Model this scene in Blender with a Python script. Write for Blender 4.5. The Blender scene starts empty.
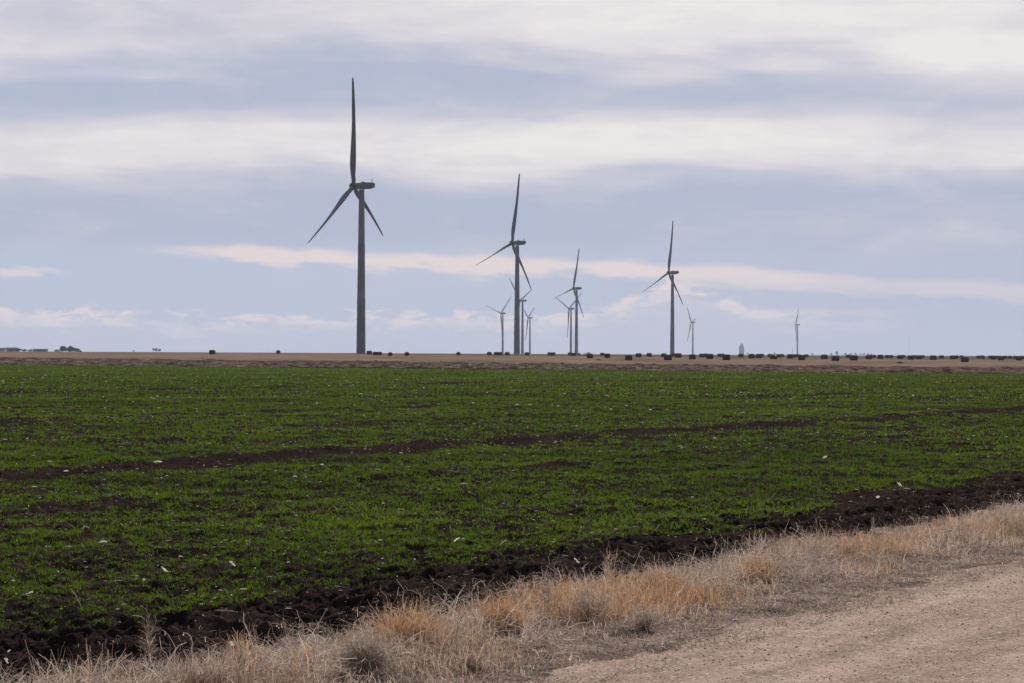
import bpy, bmesh, math, random
import numpy as np
from mathutils import Vector, Matrix, Euler

R = math.radians
F = 2386.0            # focal length in pixels of the 1024 wide frame
H = 1.8               # eye height
SC = bpy.context.scene
C = SC.collection
random.seed(4)
RNG = np.random.default_rng(11)

# ------------------------------------------------------------------ camera
cam = bpy.data.cameras.new('camera')
cam.sensor_width = 36
cam.lens = 36 * F / 1024
cam.clip_start = 0.1
cam.clip_end = 60000
camo = bpy.data.objects.new('camera', cam)
C.objects.link(camo)
PITCH = math.atan((353.6 - 341.5) / F)
ROLL = math.atan(4.4 / 1024)
camo.matrix_world = Matrix.Translation((0, 0, H)) @ Matrix.Rotation(math.pi / 2 + PITCH, 4, 'X') @ Matrix.Rotation(ROLL, 4, 'Z')
SC.camera = camo

# ------------------------------------------------------------------ sun, exposure
SUN_AZ, SUN_EL = R(4), R(33)
S = Vector((math.sin(SUN_AZ) * math.cos(SUN_EL), math.cos(SUN_AZ) * math.cos(SUN_EL), math.sin(SUN_EL)))
sun = bpy.data.lights.new('sun', 'SUN')
sun.energy = 5.0
sun.angle = R(0.7)
sun.color = (1.0, 0.95, 0.88)
suno = bpy.data.objects.new('sun', sun)
C.objects.link(suno)
suno.rotation_euler = S.to_track_quat('Z', 'Y').to_euler()
SC.view_settings.view_transform = 'Standard'
SC.view_settings.look = 'None'
SC.view_settings.gamma = 1
SC.view_settings.exposure = 0
SC.cycles.max_bounces = 6
SC.cycles.volume_bounces = 0
SC.cycles.transparent_max_bounces = 4

# ------------------------------------------------------------------ node helpers
class NT:
    def __init__(s, tree):
        s.t = tree
        s.n = tree.nodes
    def link(s, a, b):
        s.t.links.new(a, b)
    def put(s, sock, v):
        if isinstance(v, bpy.types.NodeSocket):
            s.link(v, sock)
        elif v is not None:
            sock.default_value = v
    def m(s, op, a, b=None, c=None, clamp=False):
        nd = s.n.new('ShaderNodeMath'); nd.operation = op; nd.use_clamp = clamp
        s.put(nd.inputs[0], a)
        if b is not None: s.put(nd.inputs[1], b)
        if c is not None: s.put(nd.inputs[2], c)
        return nd.outputs[0]
    def add(s, a, b): return s.m('ADD', a, b)
    def sub(s, a, b): return s.m('SUBTRACT', a, b)
    def mul(s, a, b): return s.m('MULTIPLY', a, b)
    def smooth(s, v, lo, hi, a=0.0, b=1.0):
        nd = s.n.new('ShaderNodeMapRange'); nd.interpolation_type = 'SMOOTHSTEP'
        s.put(nd.inputs[0], v); s.put(nd.inputs[1], lo); s.put(nd.inputs[2], hi)
        s.put(nd.inputs[3], a); s.put(nd.inputs[4], b)
        return nd.outputs[0]
    def gauss(s, v, c, w):
        q = s.mul(s.sub(v, c), 1.0 / w)
        return s.m('EXPONENT', s.mul(s.mul(q, q), -1.0))
    def xyz(s, x, y, z=0.0):
        nd = s.n.new('ShaderNodeCombineXYZ')
        s.put(nd.inputs[0], x); s.put(nd.inputs[1], y); s.put(nd.inputs[2], z)
        return nd.outputs[0]
    def noise(s, vec, scale=1.0, detail=4, rough=0.5, dist=0.0):
        nd = s.n.new('ShaderNodeTexNoise')
        s.put(nd.inputs['Vector'], vec)
        nd.inputs['Scale'].default_value = scale; nd.inputs['Detail'].default_value = detail
        nd.inputs['Roughness'].default_value = rough; nd.inputs['Distortion'].default_value = dist
        return nd.outputs[0]
    def mix(s, f, a, b):
        nd = s.n.new('ShaderNodeMix'); nd.data_type = 'RGBA'
        s.put(nd.inputs[0], f); s.put(nd.inputs[6], a if isinstance(a, bpy.types.NodeSocket) else (*a, 1))
        s.put(nd.inputs[7], b if isinstance(b, bpy.types.NodeSocket) else (*b, 1))
        return nd.outputs[2]
    def ramp(s, f, stops, ip='LINEAR'):
        nd = s.n.new('ShaderNodeValToRGB'); s.put(nd.inputs[0], f)
        cr = nd.color_ramp; cr.interpolation = ip
        while len(cr.elements) < len(stops): cr.elements.new(0.5)
        for e, (p, c) in zip(cr.elements, stops):
            e.position = p
            e.color = (c, c, c, 1) if not hasattr(c, '__len__') else (*c, 1)
        return nd.outputs[0]

def lin(r, g, b):
    f = lambda c: ((c / 255 + 0.055) / 1.055) ** 2.4 if c > 10 else c / 255 / 12.92
    return (f(r), f(g), f(b))

# ------------------------------------------------------------------ world: daylight sky with cloud sheets
world = bpy.data.worlds.new('World')
SC.world = world
world.use_nodes = True
w = NT(world.node_tree)
w.n.clear()
sky = w.n.new('ShaderNodeTexSky')
sky.sky_type = 'NISHITA'; sky.sun_disc = False
sky.sun_elevation = SUN_EL; sky.sun_rotation = SUN_AZ
sky.air_density = 1.0; sky.dust_density = 2.0
tc = w.n.new('ShaderNodeTexCoord')
sep = w.n.new('ShaderNodeSeparateXYZ'); w.link(tc.outputs['Generated'], sep.inputs[0])
dx, dy, dz = sep.outputs
A = w.mul(w.m('ARCTAN2', dx, dy), F)                  # azimuth of the sky direction
E = w.mul(w.m('ARCSINE', dz), F)                      # elevation of the sky direction
E0 = w.add(E, w.mul(A, 0.0043))
# big soft warps
n1 = w.noise(w.xyz(w.mul(A, 1 / 420), w.mul(E0, 1 / 95)), 1, 3, 0.5)
n2 = w.noise(w.xyz(w.add(w.mul(A, 1 / 170), 7.3), w.mul(w.add(E0, w.mul(A, .05)), 1 / 26)), 1, 5, 0.55, 0.3)
n3 = w.noise(w.xyz(w.add(w.mul(A, 1 / 60), 3.1), w.mul(w.add(E0, w.mul(A, .12)), 1 / 11)), 1, 6, 0.6, 0.4)
Ew = w.add(E0, w.add(w.mul(w.sub(n1, 0.5), 88), w.mul(w.sub(n2, 0.5), 34)))
Ew = w.add(Ew, w.mul(w.gauss(A, -560, 260), 16))
fe = w.m('DIVIDE', Ew, 700.0)
# w = 1 bright cloud, 0 blue grey
st = [(0, .30), (12, .30), (42, .14), (80, .10), (110, .06), (150, .10), (172, .28), (195, .72), (222, .74), (240, .42),
      (256, .10), (272, .06), (288, .36), (310, .74), (345, .78), (400, .5), (450, .85), (520, .35), (600, .8), (700, .6)]
wb = w.ramp(fe, [(e / 700, v) for e, v in st], 'EASE')
n6 = w.noise(w.xyz(w.add(w.mul(A, 1 / 240), 11.0), w.mul(w.sub(E0, w.mul(A, .06)), 1 / 60)), 1, 4, 0.55, 0.6)
wb = w.add(wb, w.add(w.mul(w.sub(n2, 0.5), 0.5), w.mul(w.sub(n6, .5), .75)))
n7 = w.noise(w.xyz(w.add(w.mul(A, 1 / 110), 31.0), w.mul(w.sub(E0, w.mul(A, .10)), 1 / 46)), 1, 5, 0.52, .8)
wb = w.add(wb, w.add(w.mul(w.sub(n3, 0.5), 0.12), w.mul(w.sub(n7, .5), .42)))
# brighter clearing to the upper right, duller deck to the left
wb = w.add(wb, w.mul(w.mul(w.gauss(A, 470, 190), w.gauss(E0, 285, 26)), .62))
wb = w.add(wb, w.mul(w.mul(w.gauss(A, -330, 300), w.gauss(E0, 318, 40)), -.34))
wb = w.add(wb, w.mul(w.mul(w.gauss(A, 150, 300), w.gauss(E0, 345, 30)), .22))
wb = w.add(wb, w.mul(w.mul(w.gauss(A, -420, 130), w.gauss(E0, 222, 16)), .22))
wb = w.add(wb, w.mul(w.mul(w.gauss(A, 120, 230), w.gauss(E0, 212, 20)), .22))
wb = w.m('MAXIMUM', w.m('MINIMUM', wb, 1.0), 0.0)
deck = w.ramp(wb, [(0, lin(175, 184, 208)), (.26, lin(190, 194, 211)), (.55, lin(211, 208, 218)), (1, lin(238, 233, 232))])
# clear pale blue low in the sky
low = w.smooth(E0, 118, 20)
lowc = w.mix(w.smooth(A, -200, 420), lin(186, 196, 217), lin(183, 191, 213))
deck = w.mix(w.mul(w.smooth(E0, 122, 88), .85), deck, lowc)
n5 = w.noise(w.xyz(w.mul(A, 1 / 120), 0.0, 5.0), 1, 3, 0.5)
# thin cream streaks
def streak(Ec, wd, slope, a0, a1, soft, th, amt, col, base):
    e = w.add(E0, w.add(w.mul(A, slope), w.add(w.mul(w.sub(n3, 0.5), 18), w.mul(w.sub(n5, .5), 14))))
    g = w.gauss(e, Ec, wd)
    g = w.mul(g, w.mul(w.smooth(A, a0, a0 + soft), w.smooth(A, a1, a1 - soft)))
    g = w.smooth(w.add(g, w.add(w.mul(w.sub(n2, .5), .8), w.add(w.mul(w.sub(n7, .5), 1.1), w.mul(w.sub(n3, .5), .7)))), th, th + .75)
    return w.mix(w.mul(g, amt), base, col)
cream = lin(230, 217, 216)
deck = streak(88, 10, .032, -490, 420, 230, .18, .95, cream, deck)
deck = streak(82, 6, -.012, -700, -415, 40, .3, .7, cream, deck)
deck = streak(82, 11, .036, 60, 640, 160, .30, .65, lin(220, 211, 216), deck)
deck = streak(44, 5, .0, 90, 430, 90, .2, .55, lin(208, 205, 216), deck)
# far cumulus bank
n4 = w.noise(w.xyz(w.mul(A, 1 / 34), w.mul(E0, 1 / 12), 2.0), 1, 6, 0.6, 0.5)
top = w.add(37, w.add(w.mul(w.sub(n5, .5), 26), w.mul(w.gauss(A, 165, 70), 34)))
cb = w.smooth(w.add(w.sub(top, E0), w.mul(w.sub(n4, .5), 50)), -3, 7)
cb = w.mul(cb, w.smooth(E0, -14, 6))
cb = w.mul(cb, w.smooth(A, 460, 150))
lit = w.smooth(w.add(w.mul(w.sub(n4, .5), 2.6), w.mul(w.sub(E0, w.sub(top, 16)), .035)), -.25, .75)
deck = w.mix(w.mul(cb, .95), deck, w.mix(lit, lin(195, 198, 216), lin(233, 220, 221)))
# air near the horizon
deck = w.mix(w.mul(w.smooth(E0, 16, 0), .3), deck, lin(196, 200, 218))
deck = w.mix(w.smooth(E0, 2, -30), deck, lin(150, 150, 155))
# the sky away from the sun is duller
dot = w.add(w.add(w.mul(dx, S.x), w.mul(dy, S.y)), w.mul(dz, S.z))
fwd = w.smooth(dot, -.5, .62, .16, 1.0)
up = w.smooth(dz, .2, .9, 1.0, .75)
bgc = w.n.new('ShaderNodeBackground'); deck = w.mix(w.smooth(dot, .45, -.3, 0, .6), deck, lin(150, 175, 220)); w.link(deck, bgc.inputs[0]); w.link(w.mul(fwd, up), bgc.inputs[1])
bgs = w.n.new('ShaderNodeBackground'); w.link(sky.outputs[0], bgs.inputs[0]); bgs.inputs[1].default_value = 0.06
mx = w.n.new('ShaderNodeMixShader'); w.put(mx.inputs[0], w.smooth(dz, .25, .6, .97, .6))
w.link(bgs.outputs[0], mx.inputs[1]); w.link(bgc.outputs[0], mx.inputs[2])
wo = w.n.new('ShaderNodeOutputWorld'); w.link(mx.outputs[0], wo.inputs[0])

# ------------------------------------------------------------------ numpy noise, terrain
def vnoise(x, y, seed=0):
    xi = np.floor(x).astype(np.int64); yi = np.floor(y).astype(np.int64)
    fx = x - xi; fy = y - yi
    fx = fx * fx * (3 - 2 * fx); fy = fy * fy * (3 - 2 * fy)
    def h(a, b):
        n = (a * 374761393 + b * 668265263 + seed * 974634777) & 0xffffffff
        n = ((n ^ (n >> 13)) * 1274126177) & 0xffffffff
        n = (n ^ (n >> 16)) & 0xffffff
        return n / float(0xffffff)
    a = h(xi, yi); b = h(xi + 1, yi); c = h(xi, yi + 1); d = h(xi + 1, yi + 1)
    return (a * (1 - fx) + b * fx) * (1 - fy) + (c * (1 - fx) + d * fx) * fy
def fbm(x, y, oct=4, seed=0, g=.5):
    v = 0; a = 1; t = 0
    for i in range(oct):
        v = v + a * vnoise(x * 2 ** i + 17 * i, y * 2 ** i - 9 * i, seed + i); t += a; a *= g
    return v / t
def sstep(x, a, b):
    q = np.clip((x - a) / (b - a), 0, 1); return q * q * (3 - 2 * q)

RA = R(28.5)                    # heading of the road and of the field rows
def st_of(x, y):
    return x * math.sin(RA) + y * math.cos(RA), -x * math.cos(RA) + y * math.sin(RA)
def base_z(x, y):
    x = np.asarray(x, float); y = np.asarray(y, float)
    d = np.hypot(x, y)
    z = np.interp(d, [0, 300, 580, 750, 1000, 1500, 30000], [0, 0, .6, .85, 1.0, 1.1, 1.1])
    lat = np.clip(x / np.maximum(np.abs(y), 1), -.3, .3)
    return z - 3.4 * lat * sstep(d, 300, 650) * np.where(y > 0, 1, 0)
def yh(px): return 353.6 + 4.4 * (px - 512) / 1024
def ground_at(px, py, dmax=1500):
    """the point of the terrain a pixel of the photograph sees"""
    off = py - yh(px); k = (px - 512) / F
    d = 8.0
    while d < dmax:
        z = float(base_z(k * d, d))
        if (H - z) / d * F <= off: break
        d *= 1.003
    return k * d, d, float(base_z(k * d, d))

BANDS = [(17.3, .28, .75), (22.6, .75, 1.25), (26.5, .35, .3), (31.5, .8, .6), (39.5, 1.2, .75), (51, 1.7, .65), (60, 1.2, .4),
         (70, 2.6, .8), (88, 2.6, .55), (108, 3.5, .65), (131, 4, .6), (160, 4, .5)]
def cover(x, y):
    """how thickly the wheat stands: 0 bare soil, 1 full"""
    s, t = st_of(x, y)
    v = 1.02 - .0 * s
    for c, wd, a in BANDS:
        cc = c + (fbm(s / 14, t * 0 + c, 2, 5) - .5) * wd * 1.8
        aa = a * (.45 + 1.5 * fbm(s / 11, t * 0 + c * 3, 3, 9))
        w_ = wd * (1 + (1.5 * np.exp(-((s - 47) / 11) ** 2) if c == 22.6 else 0)) * (.5 + fbm(s / 2.2, t * .5 + c, 3, 13))
        v = v - aa * np.exp(-((t - cc) / w_) ** 2)
    v = v + .29 + (fbm(s / 6.0, t / 1.3, 4, 21) - .5) * 1.35
    v = v + (fbm(s / .7, t / .3, 3, 33) - .5) * 1.25
    edge = 9.60 + .02 * np.maximum(s - 14, 0) + (fbm(s / 2.2, t / 2.2, 3, 55) - .5) * 3.4
    v = v * sstep(t, edge - .5, edge + 1.1)
    return v
def near_detail(x, y):
    s, t = st_of(x, y)
    soil = (fbm(x * 1.1, y * 1.1, 2, 61) - .5) * .13
    b = np.abs(fbm(x * 4.5, y * 4.5, 3, 71) - .5) * 2
    soil = soil + (1 - b) ** 2 * .075 * (1.0 + .9 * np.exp(-((t - 9.2) / 1.3) ** 2)) + (fbm(x * 13, y * 13, 2, 81) - .5) * .055 - .04
    for c, wd, a in BANDS[:6]:
        soil = soil + a * .05 * np.exp(-((t - c - wd) / (wd * .7)) ** 2)
    verge = (fbm(x * 2.2, y * 2.2, 3, 91) - .5) * .07 + (fbm(x * 11, y * 11, 2, 95) - .5) * .025
    verge = verge - .03
    road = (fbm(s * .25, t * 1.4, 3, 101) - .5) * .04 + (fbm(x * 9, y * 9, 2, 111) - .5) * .012
    ed = (fbm(x * 1.3, y * 1.3, 3, 121) - .5) * .5
    a = sstep(t + ed, 6.0, 6.5); b2 = sstep(t + ed, 7.9, 8.6)
    z = road * (1 - a) + verge * a * (1 - b2) + soil * b2
    return z
def gz(x, y): return base_z(x, y) + near_detail(x, y)

# ------------------------------------------------------------------ mesh helpers
def tag(o, label=None, cat=None, group=None, kind=None):
    if label: o['label'] = label
    if cat: o['category'] = cat
    if group: o['group'] = group
    if kind: o['kind'] = kind
    return o
def np_mesh(name, V, Q, mat, smooth=False, tone=None):
    me = bpy.data.meshes.new(name)
    V = np.ascontiguousarray(V, np.float32); Q = np.ascontiguousarray(Q, np.int32)
    me.vertices.add(len(V)); me.vertices.foreach_set('co', V.ravel())
    k = Q.shape[1]
    me.loops.add(Q.size); me.loops.foreach_set('vertex_index', Q.ravel())
    me.polygons.add(len(Q)); me.polygons.foreach_set('loop_start', np.arange(len(Q), dtype=np.int32) * k)
    me.update(calc_edges=True)
    me.polygons.foreach_set('use_smooth', np.full(len(Q), smooth))
    if tone is not None:
        at = me.attributes.new('tone', 'FLOAT', 'POINT'); at.data.foreach_set('value', np.ascontiguousarray(tone, np.float32))
    me.materials.append(mat)
    o = bpy.data.objects.new(name, me); C.objects.link(o)
    return o
def bm_obj(name, bm, mat, parent=None, smooth=False, loc=None):
    me = bpy.data.meshes.new(name)
    bmesh.ops.recalc_face_normals(bm, faces=bm.faces)
    bm.to_mesh(me); bm.free()
    me.materials.append(mat)
    if smooth:
        me.polygons.foreach_set('use_smooth', np.full(len(me.polygons), True))
    o = bpy.data.objects.new(name, me); C.objects.link(o)
    if parent: o.parent = parent
    if loc: o.location = loc
    return o
def empty(name, loc, rz=0):
    o = bpy.data.objects.new(name, None); C.objects.link(o); o.location = loc; o.rotation_euler = (0, 0, rz)
    o.empty_display_size = .5
    return o
def box(bm, x0, x1, y0, y1, z0, z1, bev=0, M=None):
    r = bmesh.ops.create_cube(bm, size=1)
    bmesh.ops.transform(bm, matrix=Matrix.Translation(((x0 + x1) / 2, (y0 + y1) / 2, (z0 + z1) / 2)) @ Matrix.Diagonal((x1 - x0, y1 - y0, z1 - z0, 1)), verts=r['verts'])
    if bev:
        ed = {e for v in r['verts'] for e in v.link_edges}
        vs = bmesh.ops.bevel(bm, geom=list(ed), offset=bev, segments=3, affect='EDGES', profile=.5)['verts']
    return r['verts']
def lathe(bm, prof, seg=32, center=(0, 0)):
    rings = []
    for rr, z in prof:
        rings.append([bm.verts.new((center[0] + rr * math.cos(2 * math.pi * i / seg), center[1] + rr * math.sin(2 * math.pi * i / seg), z)) for i in range(seg)])
    for a, b in zip(rings, rings[1:]):
        for i in range(seg):
            bm.faces.new((a[i], a[(i + 1) % seg], b[(i + 1) % seg], b[i]))
    bm.faces.new(rings[0][::-1]); bm.faces.new(rings[-1])
def ribbons(P, W, side, tone=None):
    """P (N,K,3) spines, W (N,K) widths, side (N,3) or (N,K,3) unit vectors -> verts, quads"""
    N, K, _ = P.shape
    if side.ndim == 2: side = side[:, None, :]
    L = P - side * W[..., None] * .5; Rr = P + side * W[..., None] * .5
    V = np.stack([L, Rr], 2).reshape(N * K * 2, 3)
    i = np.arange(N)[:, None] * K * 2 + np.arange(K - 1)[None] * 2
    Q = np.stack([i, i + 1, i + 3, i + 2], -1).reshape(-1, 4)
    T = None if tone is None else np.repeat(tone, K * 2)
    return V, Q, T
def join(parts):
    Vs, Qs, Ts = [], [], []; n = 0
    for V, Q, T in parts:
        Vs.append(V); Qs.append(Q + n); Ts.append(T); n += len(V)
    return np.concatenate(Vs), np.concatenate(Qs), np.concatenate(Ts)

# ------------------------------------------------------------------ materials
def newmat(name, rough=.8, spec=.25):
    m = bpy.data.materials.new(name); m.use_nodes = True
    t = NT(m.node_tree); b = t.n['Principled BSDF']
    b.inputs['Roughness'].default_value = rough
    b.inputs['Specular IOR Level'].default_value = spec
    return m, t, b
def simple(name, col, rough=.7, var=.12, scale=3.0, spec=.25, bump=0):
    m, t, b = newmat(name, rough, spec)
    tcn = t.n.new('ShaderNodeTexCoord')
    n = t.noise(tcn.outputs['Object'], scale, 5, .6)
    f = t.smooth(n, .3, .7, 1 - var, 1 + var)
    vm = t.n.new('ShaderNodeVectorMath'); vm.operation = 'SCALE'; vm.inputs[0].default_value = col; t.link(f, vm.inputs[3])
    t.link(vm.outputs[0], b.inputs['Base Color'])
    if bump:
        bp = t.n.new('ShaderNodeBump'); bp.inputs['Strength'].default_value = .6; bp.inputs['Distance'].default_value = bump
        t.link(n, bp.inputs['Height']); t.link(bp.outputs[0], b.inputs['Normal'])
    return m
def tonemat(name, stops, trans=.35, rough=.8, spec=.15, tcol=1.0):
    m, t, b = newmat(name, rough, spec)
    at = t.n.new('ShaderNodeAttribute'); at.attribute_name = 'tone'
    col = t.ramp(at.outputs['Fac'], stops)
    t.link(col, b.inputs['Base Color'])
    if trans:
        tr = t.n.new('ShaderNodeBsdfTranslucent'); t.link(col, tr.inputs[0])
        mx = t.n.new('ShaderNodeMixShader'); mx.inputs[0].default_value = trans
        t.link(b.outputs[0], mx.inputs[1]); t.link(tr.outputs[0], mx.inputs[2])
        t.link(mx.outputs[0], t.n['Material Output'].inputs[0])
    return m

def ground_mats():
    ca, sa = math.cos(RA), math.sin(RA)
    def common(t):
        g = t.n.new('ShaderNodeNewGeometry')
        sp = t.n.new('ShaderNodeSeparateXYZ'); t.link(g.outputs['Position'], sp.inputs[0])
        X, Y = sp.outputs[0], sp.outputs[1]
        s_ = t.add(t.mul(X, sa), t.mul(Y, ca)); t_ = t.sub(t.mul(Y, sa), t.mul(X, ca))
        return g, X, Y, s_, t_
    # soil
    def soil_col(t, g):
        n = t.noise(g.outputs['Position'], .9, 6, .65); n2 = t.noise(g.outputs['Position'], 14, 5, .6)
        c = t.ramp(t.add(t.mul(n, .5), t.mul(n2, .5)), [(.32, (.011, .008, .007)), (.5, (.025, .018, .016)), (.66, (.056, .040, .035))])
        return c, n2
    m1, t, b = newmat('field_soil', 1, 0)
    g, X, Y, s_, t_ = common(t)
    c, n2 = soil_col(t, g)
    n3 = t.noise(g.outputs['Position'], 55, 3, .6)
    c = t.mix(t.smooth(n3, .60, .70, 0, .5), c, (.11, .082, .068))
    t.link(c, b.inputs['Base Color'])
    bp = t.n.new('ShaderNodeBump'); bp.inputs['Distance'].default_value = .03; bp.inputs['Strength'].default_value = .8
    t.link(t.add(n2, t.mul(n3, .4)), bp.inputs['Height']); t.link(bp.outputs[0], b.inputs['Normal'])
    # verge
    m2, t, b = newmat('verge_soil', 1, 0)
    g, X, Y, s_, t_ = common(t)
    n = t.noise(g.outputs['Position'], 2.2, 5, .6); nn = t.noise(g.outputs['Position'], 45, 4, .7)
    c = t.ramp(t.add(t.mul(n, .45), t.mul(nn, .55)), [(.38, (.05, .038, .033)), (.5, (.19, .145, .122)), (.6, (.42, .335, .29))])
    t.link(c, b.inputs['Base Color'])
    bp = t.n.new('ShaderNodeBump'); bp.inputs['Distance'].default_value = .02; t.link(nn, bp.inputs['Height']); t.link(bp.outputs[0], b.inputs['Normal'])
    # road
    m3, t, b = newmat('gravel_road', 1, 0)
    g, X, Y, s_, t_ = common(t)
    tr = t.noise(t.xyz(t.mul(s_, .22), t.mul(t_, 1.9)), 1, 4, .6)
    nn = t.noise(g.outputs['Position'], 38, 4, .7); nb = t.noise(g.outputs['Position'], 3.0, 5, .65)
    vor = t.n.new('ShaderNodeTexVoronoi'); vor.inputs['Scale'].default_value = 42; t.link(g.outputs['Position'], vor.inputs['Vector'])
    c = t.ramp(t.add(t.mul(tr, .45), t.add(t.mul(nn, .3), t.mul(nb, .25))), [(.38, (.22, .160, .130)), (.5, (.365, .268, .218)), (.60, (.48, .358, .296))])
    c = t.mix(t.mul(t.smooth(t_, 3.9, 2.6), .55), c, (.33, .205, .14))
    vcol = t.n.new('ShaderNodeSeparateColor'); t.link(vor.outputs['Color'], vcol.inputs[0])
    c = t.mix(t.smooth(vcol.outputs[0], .84, .9, 0, .35), c, (.17, .125, .105))
    c = t.mix(t.smooth(vcol.outputs[1], .9, .94, 0, .6), c, (.6, .5, .43))
    t.link(c, b.inputs['Base Color'])
    bp = t.n.new('ShaderNodeBump'); bp.inputs['Distance'].default_value = .012; bp.inputs['Strength'].default_value = .9
    t.link(t.add(nn, t.mul(vor.outputs['Distance'], -.7)), bp.inputs['Height']); t.link(bp.outputs[0], b.inputs['Normal'])
    # far ground: green field soil, rough strip, stubble, farther land
    m4, t, b = newmat('open_ground', 1, 0)
    g, X, Y, s_, t_ = common(t)
    c0, _ = soil_col(t, g)
    # signed distance beyond the far edge of the green field, a line through (-68,311) and (51,232)
    ex, ey = 119.0, -79.0; L = math.hypot(ex, ey); nx, ny = 79 / L, 119 / L
    dd = t.sub(t.add(t.mul(X, nx), t.mul(Y, ny)), nx * -68 + ny * 311)
    nz = t.noise(t.xyz(t.mul(X, .02), t.mul(Y, .02)), 1, 4, .6)
    nf = t.noise(t.xyz(t.mul(X, .8), t.mul(Y, .12)), 1, 6, .8)
    rough = t.ramp(nf, [(.40, (.022, .017, .015)), (.5, (.082, .062, .053)), (.60, (.165, .126, .106))])
    stub = t.ramp(t.add(t.mul(t.noise(t.xyz(t.mul(X, .05), t.mul(Y, .012)), 1, 5, .6), .6), t.mul(nz, .4)), [(.38, (.120, .082, .060)), (.5, (.180, .127, .095)), (.62, (.235, .172, .133))])
    far = t.ramp(t.noise(t.xyz(t.mul(X, .004), t.mul(Y, .0012)), 1, 4, .6), [(.35, (.07, .06, .05)), (.5, (.11, .09, .075)), (.62, (.08, .075, .06))])
    e1 = t.add(dd, t.mul(t.sub(nz, .5), 30)); e1 = t.add(e1, t.mul(t.sub(nf, .5), 14))
    c = t.mix(t.smooth(e1, -3, 4), c0, rough)
    c = t.mix(t.smooth(e1, 62, 78), c, (.07, .045, .04))
    c = t.mix(t.smooth(e1, 80, 96), c, stub)
    c = t.mix(t.smooth(t.add(dd, t.mul(t.sub(nz, .5), 160)), 500, 640), c, far)
    t.link(c, b.inputs['Base Color'])
    return m1, m2, m3, m4
M_SOIL, M_VERGE, M_ROAD, M_GROUND = ground_mats()

# ------------------------------------------------------------------ ground meshes
def polar(rads, angs, zf):
    r, a = np.meshgrid(rads, angs, indexing='ij')
    x = r * np.sin(a); y = r * np.cos(a); z = zf(x, y)
    nr, na = r.shape
    V = np.stack([x, y, z], -1).reshape(-1, 3)
    i = (np.arange(nr - 1)[:, None] * na + np.arange(na - 1)[None]).reshape(-1)
    Q = np.stack([i, i + 1, i + na + 1, i + na], -1)
    return V, Q
RN = 95.0
def far_z(x, y):
    d = np.hypot(x, y)
    z = base_z(x, y)
    z = np.where(d < RN - .5, z - .35 * sstep(-d, -(RN - .6), -(RN - 4)), z)
    nx, ny = 79 / 142.8, 119 / 142.8
    dd = x * nx + y * ny - (nx * -68 + ny * 311)
    m = sstep(dd, -4, 10) * (1 - sstep(dd, 70, 110))
    z = z + m * (fbm(x / 2.6, y / 6, 4, 201) - .42) * .75 + m * .12
    m2 = sstep(dd, 100, 140) * (1 - sstep(d, 1200, 1500))
    z = z + m2 * (fbm(x / 40, y / 60, 3, 207) - .5) * .25
    return z
ang = np.concatenate([np.linspace(-180, -24, 60)[:-1], np.linspace(-24, 24, 561), np.linspace(24, 180, 60)[1:]]) * math.pi / 180
rad = np.concatenate([[.01], np.geomspace(2, 90, 30)[:-1], np.linspace(90, 96, 8)[:-1], np.geomspace(96, 230, 60)[:-1], np.geomspace(230, 480, 300)[:-1], np.geomspace(480, 1600, 160)[:-1], np.geomspace(1600, 15000, 50)])
V, Q = polar(rad, ang, far_z)
tag(np_mesh('ground', V, Q, M_GROUND, True), kind='structure')

angn = np.linspace(-19, 19, 660) * math.pi / 180
radn = np.concatenate([np.geomspace(6, 40, 900)[:-1], np.geomspace(40, RN, 260)])
V, Q = polar(radn, angn, lambda x, y: gz(x, y) * (1 - sstep(np.hypot(x, y), 90, RN)))
cx = V[Q].mean(1)
s_, t_ = st_of(cx[:, 0], cx[:, 1])
tn = t_ + (fbm(cx[:, 0] * 1.3, cx[:, 1] * 1.3, 3, 121) - .5) * .7 + (fbm(cx[:, 0] * 9, cx[:, 1] * 9, 2, 131) - .5) * .25
def sub(name, mask, mat):
    q = Q[mask]; u, inv = np.unique(q, return_inverse=True)
    tag(np_mesh(name, V[u], inv.reshape(q.shape), mat, True), kind='structure')
sub('gravel_road', tn < 6.28, M_ROAD)
sub('verge_soil', (tn >= 6.28) & (tn < 8.3), M_VERGE)
sub('field_soil', tn >= 8.3, M_SOIL)

# ------------------------------------------------------------------ haze
hz = bpy.data.materials.new('haze'); hz.use_nodes = True
t = NT(hz.node_tree); t.n.remove(t.n['Principled BSDF'])
pv = t.n.new('ShaderNodeVolumePrincipled')
pv.inputs['Color'].default_value = (.70, .80, 1.0, 1)
pv.inputs['Density'].default_value = 5.2e-5
pv.inputs['Anisotropy'].default_value = .12
t.link(pv.outputs[0], t.n['Material Output'].inputs['Volume'])
bm = bmesh.new(); box(bm, -16500, 16500, -16500, 16500, -1.6, 150)
tag(bm_obj('haze', bm, hz), kind='stuff')

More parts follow.
